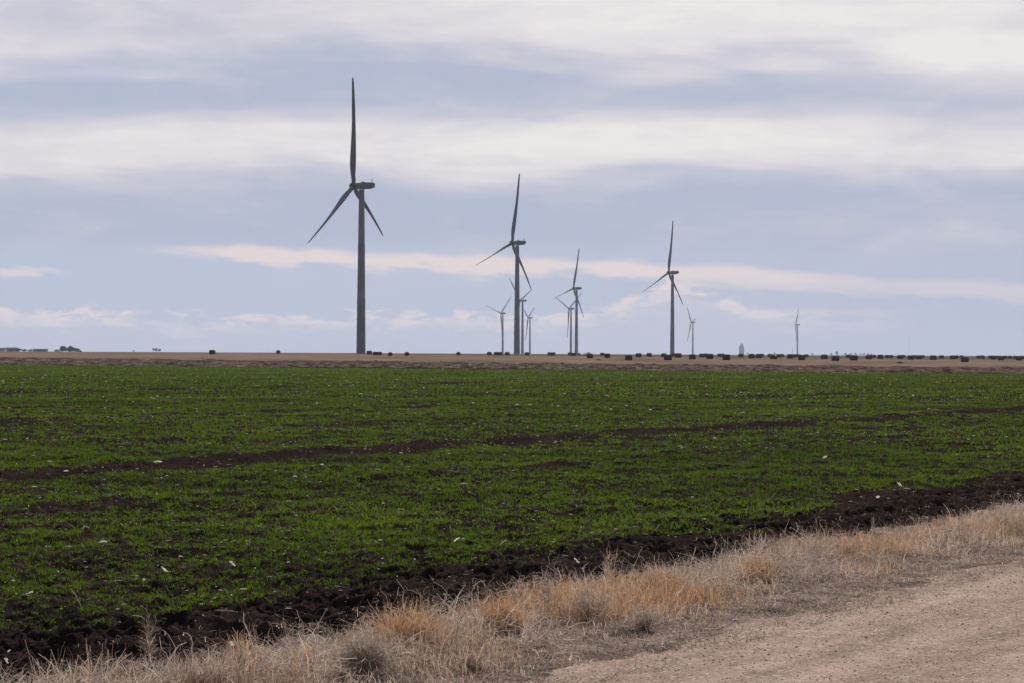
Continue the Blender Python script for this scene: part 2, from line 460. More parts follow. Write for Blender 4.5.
# ------------------------------------------------------------------ wind turbines
M_TOWER = simple('painted_steel', (.28, .29, .32), .85, .12, .12, .1)
M_BLADE = simple('blade_gelcoat', (.22, .22, .235), .95, .05, .2, 0)
M_NAC = simple('nacelle_shell', (.24, .24, .25), .8, .06, .4, .1)
M_DARK = simple('dark_steel', (.08, .08, .085), .5, .1, 2)
HUBX, HUBZ = 4.3, 80.0
def tower_mesh():
    bm = bmesh.new()
    prof = [(2.5, -1.5), (2.5, .15), (2.23, .16), (2.2, 1)]
    for k in range(1, 13):
        z = 78.2 * k / 12; r = 2.2 + (1.3 - 2.2) * (k / 12) ** 1.1
        if k in (4, 8): prof += [(r + .05, z - .12), (r + .05, z + .12)]
        prof.append((r, z + (.13 if k in (4, 8) else 0)))
    lathe(bm, prof, 40)
    return bm
def nacelle_mesh():
    bm = bmesh.new()
    # lofted box with a rounded, slightly drooping tail
    secs = [(3.0, 1.15, -1.1, 1.1), (2.6, 1.4, -1.4, 1.4), (0, 1.6, -1.65, 1.6), (-4.0, 1.6, -1.5, 1.65), (-5.7, 1.5, -1.1, 1.6), (-6.4, 1.2, -.7, 1.3)]
    rings = []
    for x, hw, z0, z1 in secs:
        ring = []
        for i in range(24):
            a = 2 * math.pi * i / 24
            c, s = math.cos(a), math.sin(a)
            e = .45
            yy = hw * math.copysign(abs(c) ** e, c); zz = (z0 + z1) / 2 + (z1 - z0) / 2 * math.copysign(abs(s) ** e, s)
            ring.append(bm.verts.new((x, yy, HUBZ + zz)))
        rings.append(ring)
    for a, b in zip(rings, rings[1:]):
        for i in range(24): bm.faces.new((a[i], a[(i + 1) % 24], b[(i + 1) % 24], b[i]))
    bm.faces.new(rings[0]); bm.faces.new(rings[-1][::-1])
    box(bm, -1.6, -.2, -.9, .9, HUBZ + 1.5, HUBZ + 2.0, .12)      # roof hatch
    return bm
def sensor_mesh():
    bm = bmesh.new()
    for y in (-.7, .7):
        lathe(bm, [(.06, HUBZ + 1.5), (.06, HUBZ + 3.0)], 8, (-5.2, y))
        lathe(bm, [(.05, HUBZ + 3.0), (.22, HUBZ + 3.05), (.22, HUBZ + 3.2), (.05, HUBZ + 3.25)], 8, (-5.2, y))
    box(bm, -5.25, -5.15, -.9, .9, HUBZ + 2.5, HUBZ + 2.6)
    return bm
def hub_mesh():
    bm = bmesh.new()
    prof = [(1.05, -1.6), (1.5, -1.3), (1.75, -.5), (1.75, .5), (1.5, 1.2), (1.0, 1.75), (.45, 2.05), (.05, 2.12)]
    lathe(bm, prof, 24)
    bmesh.ops.rotate(bm, verts=bm.verts, matrix=Matrix.Rotation(math.pi / 2, 3, 'Y'))
    return bm
def blade_mesh():
    bm = bmesh.new(); rings = []; n = 18
    for rr, ch, th, tw in [(1.3, 2.0, 1, 20), (3, 2.0, 1, 20), (5.5, 2.35, .72, 20), (8, 2.9, .45, 18), (10.5, 3.15, .32, 16), (14, 3.0, .27, 13), (19, 2.6, .24, 10),
                           (25, 2.15, .21, 7), (31, 1.75, .19, 4.5), (37, 1.65, .2, 2.5), (43, 1.35, .2, 1), (47, 1.15, .2, 0), (49.8, .9, .2, 0), (51.0, .6, .2, 0), (51.4, .1, .2, 0)]:
        p = R(tw + 74)
        ring = []
        bend = 2.2 * (rr / 50) ** 2.2
        for i in range(n):
            a = 2 * math.pi * i / n
            cxx = math.cos(a) * .5; yy = math.sin(a) * .5 * th
            if th < .9:
                yy *= (1 - .55 * (cxx + .5)) * 1.35; cxx = cxx + .2
            cxx *= ch; yy *= ch
            # chord partly tangential (Y), partly along the shaft (X)
            ring.append(bm.verts.new((cxx * math.sin(p) - yy * math.cos(p) + bend, cxx * math.cos(p) + yy * math.sin(p), rr)))
        rings.append(ring)
    for a, b in zip(rings, rings[1:]):
        for i in range(n): bm.faces.new((a[i], a[(i + 1) % n], b[(i + 1) % n], b[i]))
    bm.faces.new(rings[0]); bm.faces.new(rings[-1][::-1])
    return bm
def door_mesh():
    bm = bmesh.new(); box(bm, -.45, .45, -2.2, -1.95, .9, 3.1, .04)
    box(bm, -.7, .7, -3.1, -2.0, .55, .68)
    for k in range(3): box(bm, -.5, .5, -3.35 - .25 * k, -3.1 - .25 * k, .4 - .17 * k, .46 - .17 * k)
    return bm
def make_turbine():
    t = empty('wind_turbine', (0, 0, 0))
    tw = bm_obj('tower', tower_mesh(), M_TOWER, t, True)
    bm_obj('door', door_mesh(), M_DARK, tw)
    nc = bm_obj('nacelle', nacelle_mesh(), M_NAC, t, True)
    bm_obj('wind_sensor', sensor_mesh(), M_DARK, nc)
    hb = bm_obj('hub', hub_mesh(), M_DARK, t, True, (HUBX, 0, HUBZ))
    hb.rotation_euler = (0, R(-4.3), 0)
    for k in range(3):
        b = bm_obj('blade', blade_mesh(), M_BLADE, t, True, (HUBX, 0, HUBZ)) if k == 0 else b.copy()
        if k: C.objects.link(b)
        b.parent = t
    return t
def copy_tree(o, parent=None):
    c = o.copy(); C.objects.link(c); c.parent = parent
    for ch in list(o.children): copy_tree(ch, c)
    return c
TURB = [  # tower px, hub py, rotor angle, k, label
    (361.0, 187.0, -5, .335, 'tallest wind turbine at left with one blade pointing straight up'),
    (516.9, 243.5, 9.5, .47, 'second tallest wind turbine, dark tower in front of smaller ones at centre'),
    (576.4, 288.7, 13.5, .49, 'mid sized wind turbine right of centre with a shorter turbine just left'),
    (672.3, 272.8, 7, .51, 'large wind turbine standing alone right of centre above hay bales'),
    (502.7, 313.5, 46, .56, 'small pale wind turbine left of the big central tower, lowest of that cluster'),
    (522.4, 301.0, 69, .40, 'distant wind turbine half hidden just right of the big central tower'),
    (529.9, 318.0, 60, .34, 'smallest wind turbine right of the central cluster, blades in a V'),
    (570.9, 309.0, 55, .56, 'pale wind turbine with V blades overlapping left of a taller turbine'),
    (692.8, 322.4, 76, .38, 'small pale wind turbine just right of the large lone turbine'),
    (797.4, 324.8, 29, .36, 'farthest wind turbine, tiny and thin, standing alone at far right')]
for i, (px, hy, th, k, lab) in enumerate(TURB):
    d = 78.9 * F / (yh(px) - hy)
    X = (px - 512) / F * d
    if i == 0: proto = o = make_turbine()
    else: o = copy_tree(proto)
    o.location = (X, d, float(base_z(X, d)))
    fi = math.asin(k)
    o.rotation_euler = (0, 0, math.atan2(math.sin(fi), -math.cos(fi)))
    kk = 0
    for ch in o.children:
        if ch.name.startswith('blade'):
            ch.rotation_euler = (Matrix.Rotation(R(-4.3), 3, 'Y') @ Matrix.Rotation(R(th + 120 * kk), 3, 'X')).to_euler(); kk += 1
    tag(o, lab, 'wind turbine', 'wind turbines on the plain')

# ------------------------------------------------------------------ hay bales
M_BALE = simple('weathered_hay', (.115, .064, .044), .95, .3, 5, .05, .05)
def bale_mesh(seed, L=1.75, D=1.5):
    rnd = random.Random(seed)
    bm = bmesh.new(); seg = 20; rings = []
    xs = [(-.5, .05), (-.5, .82), (-.47, .94), (-.4, 1), (-.2, 1.02), (0, 1.0), (.2, 1.02), (.4, 1), (.47, .94), (.5, .82), (.5, .05)]
    bump = [1 + rnd.uniform(-.025, .025) for _ in range(seg)]
    for q, (u, r) in enumerate(xs):
        ring = []
        for i in range(seg):
            a = 2 * math.pi * i / seg
            rr = D / 2 * r * bump[i] * (1 + rnd.uniform(-.012, .012))
            y = rr * math.cos(a) * 1.04; z = rr * math.sin(a)
            z = max(z, -D / 2 * .9) + D / 2 * .88
            ring.append(bm.verts.new((u * L + rnd.uniform(-.02, .02), y, z)))
        rings.append(ring)
    for a, b in zip(rings, rings[1:]):
        for i in range(seg): bm.faces.new((a[i], a[(i + 1) % seg], b[(i + 1) % seg], b[i]))
    bm.faces.new(rings[0]); bm.faces.new(rings[-1][::-1])
    return bm
BALES = [(212.3, 354, 6), (278.3, 353.6, 5), (369.4, 354.4, 5), (375.3, 355.3, 4.6), (379.7, 355.4, 4.6), (390.2, 357, 5.5), (407, 355.5, 5), (458.5, 355, 4.5),
 (489.4, 354.8, 4.5), (496.3, 354.9, 4.3), (500.2, 355, 4.3), (507.3, 355, 4.5), (527, 355, 4.6), (549.8, 355.3, 4.3), (553.4, 355.4, 4.3), (570.2, 355.3, 4.4), (573.9, 355.7, 4.4),
 (579, 354.7, 2.8), (590, 358, 5.8), (602.3, 355.4, 4), (607.4, 357.7, 6), (628.7, 359.9, 7), (638.8, 357, 5.5), (649.2, 356, 5), (663.9, 356.6, 5), (668, 360, 7.3),
 (673, 356.2, 4.6), (678.3, 357.6, 6), (692.4, 359.3, 6.8), (702, 356.4, 5.2), (706.3, 356.3, 4.6), (709.8, 357.9, 6.8), (719.6, 356.4, 4.3), (722.5, 356.5, 4.2), (726.4, 360, 7.5),
 (741, 356.4, 5), (751.7, 357.9, 6.3), (759, 358, 6), (762, 355.9, 4), (770, 356.4, 4.5), (773.7, 358.8, 6.4), (778.4, 357.3, 4.8), (782.3, 356.3, 4), (790.3, 358, 6),
 (794.7, 357.2, 4.3), (798.4, 356.6, 4), (801.8, 359.8, 7.2), (806.4, 356.5, 4), (824.4, 358.4, 6.3), (835.4, 360.8, 7), (848, 357.5, 4.2), (853.7, 358.8, 7.2), (869, 358.8, 6.2),
 (874, 356.5, 4), (880.5, 358.2, 5.5), (887, 357.6, 4), (891.3, 357.6, 4), (900.2, 358.8, 5.5), (903.6, 357, 3.8), (911, 359, 6), (914.2, 357.6, 4), (918.8, 358.6, 5.6),
 (922.5, 357.9, 4), (933.2, 359, 6.2), (941.6, 357.6, 4.5), (952.8, 359, 5.2), (956.2, 357.4, 4.6), (961.6, 357.2, 3.6), (964.7, 362.2, 7.2), (978.4, 358, 3.8), (982.5, 358.4, 4.2),
 (990.5, 357.7, 4), (993.6, 359.4, 5.4), (997.3, 357.7, 4), (1001.2, 360, 6), (1005.3, 357.8, 4), (1010, 357.9, 4), (1015.2, 358.2, 4), (1018.6, 359.6, 6), (1022.8, 358.6, 4.5)]
MARKS = [(-50, 'the left edge of the photo'), (361, 'the tallest turbine'), (502.7, 'the small pale turbine at centre'), (517.6, 'the big central turbine'), (574, 'the overlapping pair of turbines'),
         (672.3, 'the large lone turbine'), (692.8, 'the small turbine beside it'), (741.3, 'the distant grain elevator'), (797.4, 'the farthest turbine'), (909, 'the faint thin mast'), (1100, 'the right edge of the photo')]
ORD = 'first second third fourth fifth sixth seventh eighth ninth tenth eleventh twelfth thirteenth fourteenth fifteenth sixteenth seventeenth eighteenth nineteenth twentieth twenty-first twenty-second twenty-third twenty-fourth twenty-fifth'.split()
bproto = []
for k in range(4):
    bproto.append(bale_mesh(k, 1.75 + .1 * (k % 2), 1.45 + .05 * (k // 2)))
bproto = [bm_obj('hay_bale', b, M_BALE, None, True) for b in bproto]
used = set(); cnt = {}
ROUND = {390.2, 407, 458.5, 278.3}
for i, (px, py, wd) in enumerate(sorted(BALES)):
    d = F * 1.8 / wd
    k = (px - 512) / F
    # walk the terrain for the bale's foot, kept near the distance its size asks for
    gx, gd, g0 = ground_at(px, py + .25)
    d = min(max(gd, d * .85), d * 1.15, 1450)
    x = k * d; z = float(far_z(x, d))
    j = i % 4
    if j not in used: o = bproto[j]; used.add(j)
    else:
        o = bproto[j].copy(); C.objects.link(o)
    o.location = (x, d, z - .03)
    rz = math.atan2(-x, d) + (R(90) if px in ROUND else 0) + random.uniform(-.35, .35)
    o.rotation_euler = (0, random.uniform(-.02, .02), rz)
    s = min(max(wd * d / F / 1.8, .85), 1.12); o.scale = (s, s, s)
    seg = max(q for q in range(len(MARKS) - 1) if MARKS[q][0] <= px)
    cnt[seg] = cnt.get(seg, 0) + 1
    rank = ORD[cnt[seg] - 1]
    size = 'large near' if wd >= 6 else ('small far' if wd < 4.5 else 'dark')
    lab = f'{size} hay bale, {rank} going right from {MARKS[seg][1]}'
    tag(o, lab, 'hay bale', 'hay bales scattered over the stubble')

# low dark heaps of old straw on the stubble
M_HEAP = simple('rotted_straw', (.07, .045, .033), .95, .3, 4, .05, .04)
def heap_mesh():
    bm = bmesh.new(); bmesh.ops.create_icosphere(bm, subdivisions=3, radius=1)
    for v in bm.verts:
        f = 1 + .25 * math.sin(v.co.x * 5 + 1) * math.cos(v.co.y * 4) + random.uniform(-.08, .08)
        v.co = Vector((v.co.x * 1.0 * f, v.co.y * .7 * f, max(v.co.z, -.1) * .42 * f))
    return bm
hp = None
for px, py, wd, lab in [(598.4, 360.3, 5, 'low dark straw heap between two bales right of the overlapping turbines'), (562.5, 363.6, 4, 'small dark straw heap below the overlapping pair of turbines'),
                    (654, 364.6, 4.5, 'flat dark straw heap below and left of the large lone turbine'), (686.3, 364.7, 4, 'flat dark straw heap below the small turbine beside the large one'),
                    (900, 363.2, 7.5, 'wide flat straw heap on stubble near the faint mast'), (358.3, 360.6, 3.5, 'dark straw heap at the foot of the view to the tallest turbine'),
                    (376, 360.8, 3, 'dark straw heap right of and below the tallest turbine'), (441, 361.6, 3, 'small straw heap between tallest and central turbines'), (202.5, 358.6, 3, 'small dark straw heap at the left part of the stubble')]:
    x, d, z = ground_at(px, py)
    if hp is None: hp = o = bm_obj('straw_heap', heap_mesh(), M_HEAP, None, True)
    else: o = hp.copy(); C.objects.link(o)
    r = wd / F * d / 2; o.location = (x, d, float(far_z(x, d)) + .02); o.scale = (r, r, min(r, .9)); o.rotation_euler = (0, 0, random.uniform(-.2, .2))
    tag(o, lab, 'straw heap', 'straw heaps on the stubble')

# ------------------------------------------------------------------ grain elevator, masts, farm, far trees
M_CONC = simple('elevator_concrete', (.34, .35, .38), .8, .08, .1)
M_ROOF = simple('sheet_roof', (.09, .09, .095), .9, .1, .3, 0)
M_WHITE = simple('white_paint', (.8, .8, .8), .6, .04, .5)
def elevator():
    d = 10000; X = (741.6 - 512) / F * d; z0 = 1.1
    e = empty('grain_elevator', (X, d, z0))
    for k in range(4):
        bm = bmesh.new(); x = -8.1 + 5.4 * k
        lathe(bm, [(2.68, 0), (2.68, 36), (2.4, 36.3)], 20, (x, 0))
        bm_obj('silo', bm, M_CONC, e, True)
    bm = bmesh.new()
    box(bm, -5.6, 5.6, -3.3, 3.3, 36.4, 45.5); box(bm, -2.8, 2.8, -2.2, 2.2, 45.5, 47.2); bm_obj('headhouse', bm, M_CONC, e)
    for x in (-3, 3):
        bm = bmesh.new(); box(bm, x - .8, x + .8, -3.42, -3.28, 39.5, 41.5); bm_obj('window', bm, M_DARK, e)
    tag(e, 'pale blue grain elevator with stepped headhouse on the far horizon', 'grain elevator')
elevator()
def mast(px, toppx, d, lab, r=.28, lamp=False):
    X = (px - 512) / F * d; z0 = float(base_z(X, d)); h = (yh(px) - toppx) / F * d + H - z0
    m = empty('radio_mast', (X, d, z0))
    bm = bmesh.new()
    for a in range(3):
        an = a * 2.094; box(bm, r * math.cos(an) - .06, r * math.cos(an) + .06, r * math.sin(an) - .06, r * math.sin(an) + .06, 0, h)
    nb = int(h / 2)
    for q in range(nb):
        lathe(bm, [(r * .8, q * 2 + .9), (r * .8, q * 2 + 1.0)], 3)
    bm_obj('lattice', bm, M_DARK, m)
    bm = bmesh.new(); lathe(bm, [(.05, h), (.05, h + 2.5)], 6); bm_obj('antenna', bm, M_DARK, m)
    tag(m, lab, 'mast')
    return m
mast(909, 336, 6500, 'faint thin lattice mast rising over bales at the far right', .55)
mast(792.5, 347.6, 5200, 'very short thin mast just left of the farthest turbine', .4)
# white vehicle beyond a bale
def pickup():
    px = 588; d = 1500; X = (px - 512) / F * d; z = float(far_z(X, d))
    v = empty('pickup_truck', (X, d, z), R(15))
    bm = bmesh.new(); box(bm, -2.7, 2.7, -.95, .95, .5, 1.15, .1); box(bm, -.7, 1.2, -.88, .88, 1.1, 1.9, .2); bm_obj('body', bm, M_WHITE, v)
    bm = bmesh.new(); box(bm, -.5, 1.0, -.9, .9, 1.3, 1.72, .05); bm_obj('window', bm, M_DARK, v)
    for x in (-1.7, 1.75):
        for y in (-.85, .85):
            bm = bmesh.new(); lathe(bm, [(.3, -.12), (.38, -.1), (.38, .1), (.3, .12)], 16)
            bmesh.ops.rotate(bm, verts=bm.verts, matrix=Matrix.Rotation(math.pi / 2, 3, 'X')); bm_obj('wheel', bm, M_DARK, v, True, (x, y, .38))
    tag(v, 'tiny bright white vehicle far away above a hay bale', 'vehicle')
pickup()

M_LEAF = tonemat('far_foliage', [(0, (.035, .045, .035)), (.5, (.055, .06, .045)), (1, (.09, .085, .06))], .1)
M_BARK = simple('bark', (.07, .055, .045), .9, .2, 2)
def tree(px, d, wpx, toppy, lab, group, bushy=1.0, n=500, seed=0):
    g = np.random.default_rng(seed + int(px * 10))
    X = (px - 512) / F * d; z0 = float(base_z(X, d)); h = max((yh(px) - toppy) / F * d + H - z0, 2.0); wd = wpx / F * d
    e = empty('tree', (X, d, z0 - .1))
    # trunk with limbs
    bm = bmesh.new(); lathe(bm, [(h * .035, 0), (h * .025, h * .3), (h * .012, h * .75)], 8)
    for q in range(5):
        a = q * 1.3; r = bmesh.ops.create_cone(bm, segments=6, radius1=h * .014, radius2=h * .004, depth=h * .5, cap_ends=True)
        M = Matrix.Translation((wd * .12 * math.cos(a), wd * .12 * math.sin(a), h * .52)) @ Euler((.5 * math.sin(-a), .5 * math.cos(a), 0)).to_matrix().to_4x4()
        bmesh.ops.transform(bm, matrix=M, verts=r['verts'])
    bm_obj('trunk', bm, M_BARK, e)
    nc = 9
    cc = np.stack([g.normal(0, wd * .22, nc), g.normal(0, wd * .22, nc), h * (1 - bushy * .5) + g.uniform(-.5, .5, nc) * h * bushy * .72], 1)
    cc[:, 2] = g.uniform(.22 if bushy > 1.15 else .4, .86, nc) * h
    idx = g.integers(0, nc, n)
    P = cc[idx] + g.normal(0, 1, (n, 3)) * np.array([wd * .13, wd * .13, h * .09])
    P[:, 2] = np.where(P[:, 2] > h * .93, h * g.uniform(.5, .93, n), np.maximum(P[:, 2], h * g.uniform(0, .12, n)))
    P[:, :2] *= (1.15 - .75 * (P[:, 2:3] / h) ** 2.5)
    dv = g.normal(0, 1, (n, 3)); dv /= np.linalg.norm(dv, axis=1)[:, None]
    sv = np.cross(dv, g.normal(0, 1, (n, 3))); sv /= np.linalg.norm(sv, axis=1)[:, None]
    ls = h * .075
    sp = np.stack([P - dv * ls, P, P + dv * ls], 1)
    V, Q, T = ribbons(sp, np.tile(np.array([.3, 1.3, .2]) * ls, (n, 1)), sv, g.uniform(0, 1, n))
    cr = np_mesh('crown', V, Q, M_LEAF, False, T); cr.parent = e
    tag(e, lab, 'tree', group)
# farmstead shelter belt at the left
for px, wp, ty, lab in [(62.4, 7, 345.7, 'dark farm tree with tall round crown, left of the tall pair'), (69.3, 7, 345.3, 'tallest dark farm tree in the clump at far left'), (73.6, 6, 347.3, 'dark farm tree right of the tallest in the clump'),
                        (77.2, 5, 348.4, 'low dark farm tree at the right end of the clump'), (56.5, 6, 349.4, 'low shrubby tree at the left end of the farm clump'), (80.8, 2, 350.4, 'tiny bush standing right of the farm clump')]:
    tree(px, 2600, wp, ty, lab, 'farm trees at the far left', 1.25, 1500)
for px, wp, ty, lab in [(19, 6, 348.3, 'dark shrubby tree beside the left end of the farm buildings'), (25, 5, 349, 'dark shrubby tree in the middle before the farm buildings'), (30.5, 5, 348.9, 'dark shrubby tree at the right of the farm buildings')]:
    tree(px, 2700, wp, ty, lab, 'farm trees at the far left', 1.25, 1200)
for px, wp, ty, lab in [(153.3, 2.2, 347.9, 'narrow lone tree, left of the small trio on the left horizon'), (156.4, 2.5, 347.6, 'narrow lone tree, tallest of the small trio on the left horizon'), (160, 3, 348.4, 'broader tree, right of the small trio on the left horizon'),
                        (133.8, 2.4, 350, 'tiny isolated bush on the left horizon, left of the trio')]:
    tree(px, 3200, wp, ty, lab, 'small trees on the left horizon', 1.1, 350)
LOWT = [831.5, 845, 850, 855.4, 861, 864.5, 868, 871]
for px, wp, ty in [(831.5, 2, 352.3), (836.8, 3, 350.4), (845, 3, 352.4), (850, 3, 352.6), (855.4, 2, 352.3), (861, 3, 353), (864.5, 3, 352.8), (868, 3, 353), (871, 2.5, 353), (774.5, 3, 351.7), (748, 2.5, 352.6), (812, 3, 353)]:
    lab = {836.8: 'taller hazy tree on the horizon above the large bale right of the farthest turbine', 774.5: 'hazy tree on the horizon between the grain elevator and the farthest turbine',
           748: 'hazy low tree just right of the distant grain elevator', 812: 'hazy low tree right of the farthest turbine'}.get(px, f'{ORD[LOWT.index(px) if px in LOWT else 0]} low hazy tree from the left in the line right of the farthest turbine')
    tree(px, 7000, wp, ty, lab, 'hazy trees on the right horizon', 1.2, 200)
# farm buildings at the far left
def farm_shed(px0, px1, d, eave, ridge, lab, wallm):
    x0 = (px0 - 512) / F * d; x1 = (px1 - 512) / F * d; xc = (x0 + x1) / 2; L = x1 - x0
    z0 = float(base_z(xc, d)); e = empty('farm_shed', (xc, d, z0))
    bm = bmesh.new(); box(bm, -L / 2, L / 2, 0, 12, 0, eave); bm_obj('wall', bm, wallm, e)
    bm = bmesh.new()
    a = [bm.verts.new(p) for p in ((-L / 2 - .4, -.6, eave - .1), (L / 2 + .4, -.6, eave - .1), (L / 2 + .4, 12.6, eave - .1), (-L / 2 - .4, 12.6, eave - .1), (-L / 2 - .4, 6, ridge), (L / 2 + .4, 6, ridge))]
    for f in ((0, 1, 5, 4), (2, 3, 4, 5), (1, 2, 5), (3, 0, 4), (0, 3, 2, 1)): bm.faces.new([a[q] for q in f])
    bm_obj('roof', bm, M_ROOF, e)
    bm = bmesh.new(); box(bm, -2, 2, -.12, -.02, 0, eave * .75); bm_obj('door', bm, M_DARK, e)
    tag(e, lab, 'shed')
farm_shed(-9, 4.6, 2650, 2.6, 4.0, 'long low shed with pale wall cut by the left edge', M_WHITE)
farm_shed(5.4, 16.5, 2750, 3.2, 4.6, 'grey roofed farm shed left of the dark shrubs', simple('grey_sheet', (.22, .22, .23), .7, .1, .3))
farm_shed(33, 46, 2800, 2.2, 3.3, 'low grey farm shed between the shrubs and the tree clump', simple('dull_sheet', (.2, .19, .18), .7, .1, .3))

# ------------------------------------------------------------------ winter wheat
M_WHEAT = tonemat('wheat_leaf', [(0, (.046, .084, .003)), (.45, (.086, .150, .004)), (.8, (.124, .196, .006)), (1, (.20, .18, .04))], .42, .7, .04)
def wheat(r0, r1, dens, nb, hgt, wid, seed, thresh=.45, seg=2, spread=.03, amax=15.5):
    g = np.random.default_rng(seed)
    am = R(amax); area = am * (r1 ** 2 - r0 ** 2)
    n = int(area * dens)
    r = np.sqrt(g.uniform(r0 ** 2, r1 ** 2, n)); a = g.uniform(-am, am, n)
    x = r * np.sin(a); y = r * np.cos(a)
    nx, ny = 79 / 142.8, 119 / 142.8
    dd = x * nx + y * ny - (nx * -68 + ny * 311)
    cv = cover(x, y)
    wig = (fbm(x / 12, y / 12, 3, 301) - .5) * 22
    keep = (cv > thresh + g.uniform(-.2, .2, n)) & (dd < wig)
    x, y, cv = x[keep], y[keep], cv[keep]; n = len(x)
    zc = gz(x, y) * (1 - sstep(np.hypot(x, y), 90, RN)) + np.where(np.hypot(x, y) > RN, base_z(x, y), 0)
    big = .35 + 1.3 * fbm(x / 1.6, y / 1.6, 4, 311)
    X = np.repeat(x, nb) + g.normal(0, spread, n * nb); Y = np.repeat(y, nb) + g.normal(0, spread, n * nb); Z = np.repeat(zc, nb) - .01
    N = n * nb
    hh = hgt * np.repeat(big, nb) * g.uniform(.6, 1.25, N); ww = wid * g.uniform(.7, 1.3, N)
    az = g.uniform(0, 2 * math.pi, N); ln = g.uniform(.3, 1.25, N) * hh
    D = np.stack([np.cos(az), np.sin(az)], 1)
    ks = np.linspace(0, 1, seg + 1)
    P = np.zeros((N, seg + 1, 3))
    for q, u in enumerate(ks):
        P[:, q, 0] = X + D[:, 0] * ln * u ** 1.7; P[:, q, 1] = Y + D[:, 1] * ln * u ** 1.7; P[:, q, 2] = Z + hh * (u - .25 * u ** 3)
    W = ww[:, None] * np.array([.8] + [1.0] * (seg - 1) + [.15])[None]
    # blades twist: their faces point anywhere
    fa = az + g.normal(math.pi / 2, .8, N); sd = np.stack([np.cos(fa), np.sin(fa), np.zeros(N)], 1)
    tone = np.clip(-.12 + 1.25 * np.repeat(fbm(x / 3.0, y / 3.0, 4, 321), nb) + g.normal(0, .14, N) , 0, 1)
    tone = np.where(g.uniform(0, 1, N) < .015, 1.0, tone * .92)
    return ribbons(P, W, sd, tone)
parts = [wheat(11, 24, 150, 8, .060, .006, 1, spread=.022), wheat(24, 45, 62, 7, .066, .010, 2, spread=.035), wheat(45, 95, 20, 6, .075, .018, 3, spread=.06),
         wheat(95, 350, 2.9, 5, .095, .045, 4, spread=.18)]
V, Q, T = join(parts)
tag(np_mesh('wheat_crop', V, Q, M_WHEAT, False, T), kind='stuff', label='low green winter wheat growing across the field', cat='wheat')

# ------------------------------------------------------------------ corn residue lying in the field
M_HUSK = tonemat('bleached_husk', [(0, (.30, .24, .19)), (.5, (.55, .48, .42)), (1, (.82, .78, .74))], .3)
def husk_rib(x, y, z, L, W, az, g, up=.25):
    N = len(x)
    D = np.stack([np.cos(az), np.sin(az)], 1)
    P = np.zeros((N, 4, 3))
    lift = g.uniform(-.3, .5, N) * up * L
    for q, u in enumerate(np.linspace(-.5, .5, 4)):
        P[:, q, 0] = x + D[:, 0] * L * u; P[:, q, 1] = y + D[:, 1] * L * u
        P[:, q, 2] = z + lift * (u + .5) + L * .04 * (1 - (2 * u) ** 2)
    ti = g.normal(0, .5, N)
    sd = np.stack([-D[:, 1] * np.cos(ti), D[:, 0] * np.cos(ti), np.sin(ti)], 1)
    return P, W[:, None] * np.array([.5, 1, .9, .35])[None], sd
def husks(r0, r1, dens, L0, W0, seed):
    g = np.random.default_rng(seed); am = R(15.5)
    n = int(am * (r1 ** 2 - r0 ** 2) * dens)
    r = np.sqrt(g.uniform(r0 ** 2, r1 ** 2, n)); a = g.uniform(-am, am, n); x = r * np.sin(a); y = r * np.cos(a)
    s, t = st_of(x, y)
    nx, ny = 79 / 142.8, 119 / 142.8
    dd = x * nx + y * ny - (nx * -68 + ny * 311)
    cl = fbm(s / 7, t / 3, 3, 401); cv = cover(x, y)
    keep = (t > 7.9) & (dd < 0) & (cl + .22 * (cv < .5) > .42 + g.uniform(-.1, .25, n))
    x, y = x[keep], y[keep]; n = len(x)
    z = gz(x, y) * (1 - sstep(np.hypot(x, y), 90, RN)) + np.where(np.hypot(x, y) > RN, base_z(x, y), 0)
    L = L0 * np.exp(g.normal(0, .45, n)); W = W0 * np.exp(np.clip(g.normal(0, .35, n), -.8, .5)); L = np.minimum(L, L0 * 2)
    P, WW, sd = husk_rib(x, y, z + .035 + .02 * (r[keep] > 40), L, W, g.uniform(0, math.pi, n), g)
    return ribbons(P, WW, sd, np.clip(g.normal(.55, .33, n), 0, 1))
V, Q, T = join([husks(10, 30, 12, .030, .007, 5), husks(30, 70, 3.6, .045, .013, 6), husks(70, 320, .42, .085, .035, 7)])
tag(np_mesh('corn_residue', V, Q, M_HUSK, False, T), kind='stuff', label='bleached scraps of corn husk and stalk littering the field', cat='crop residue')
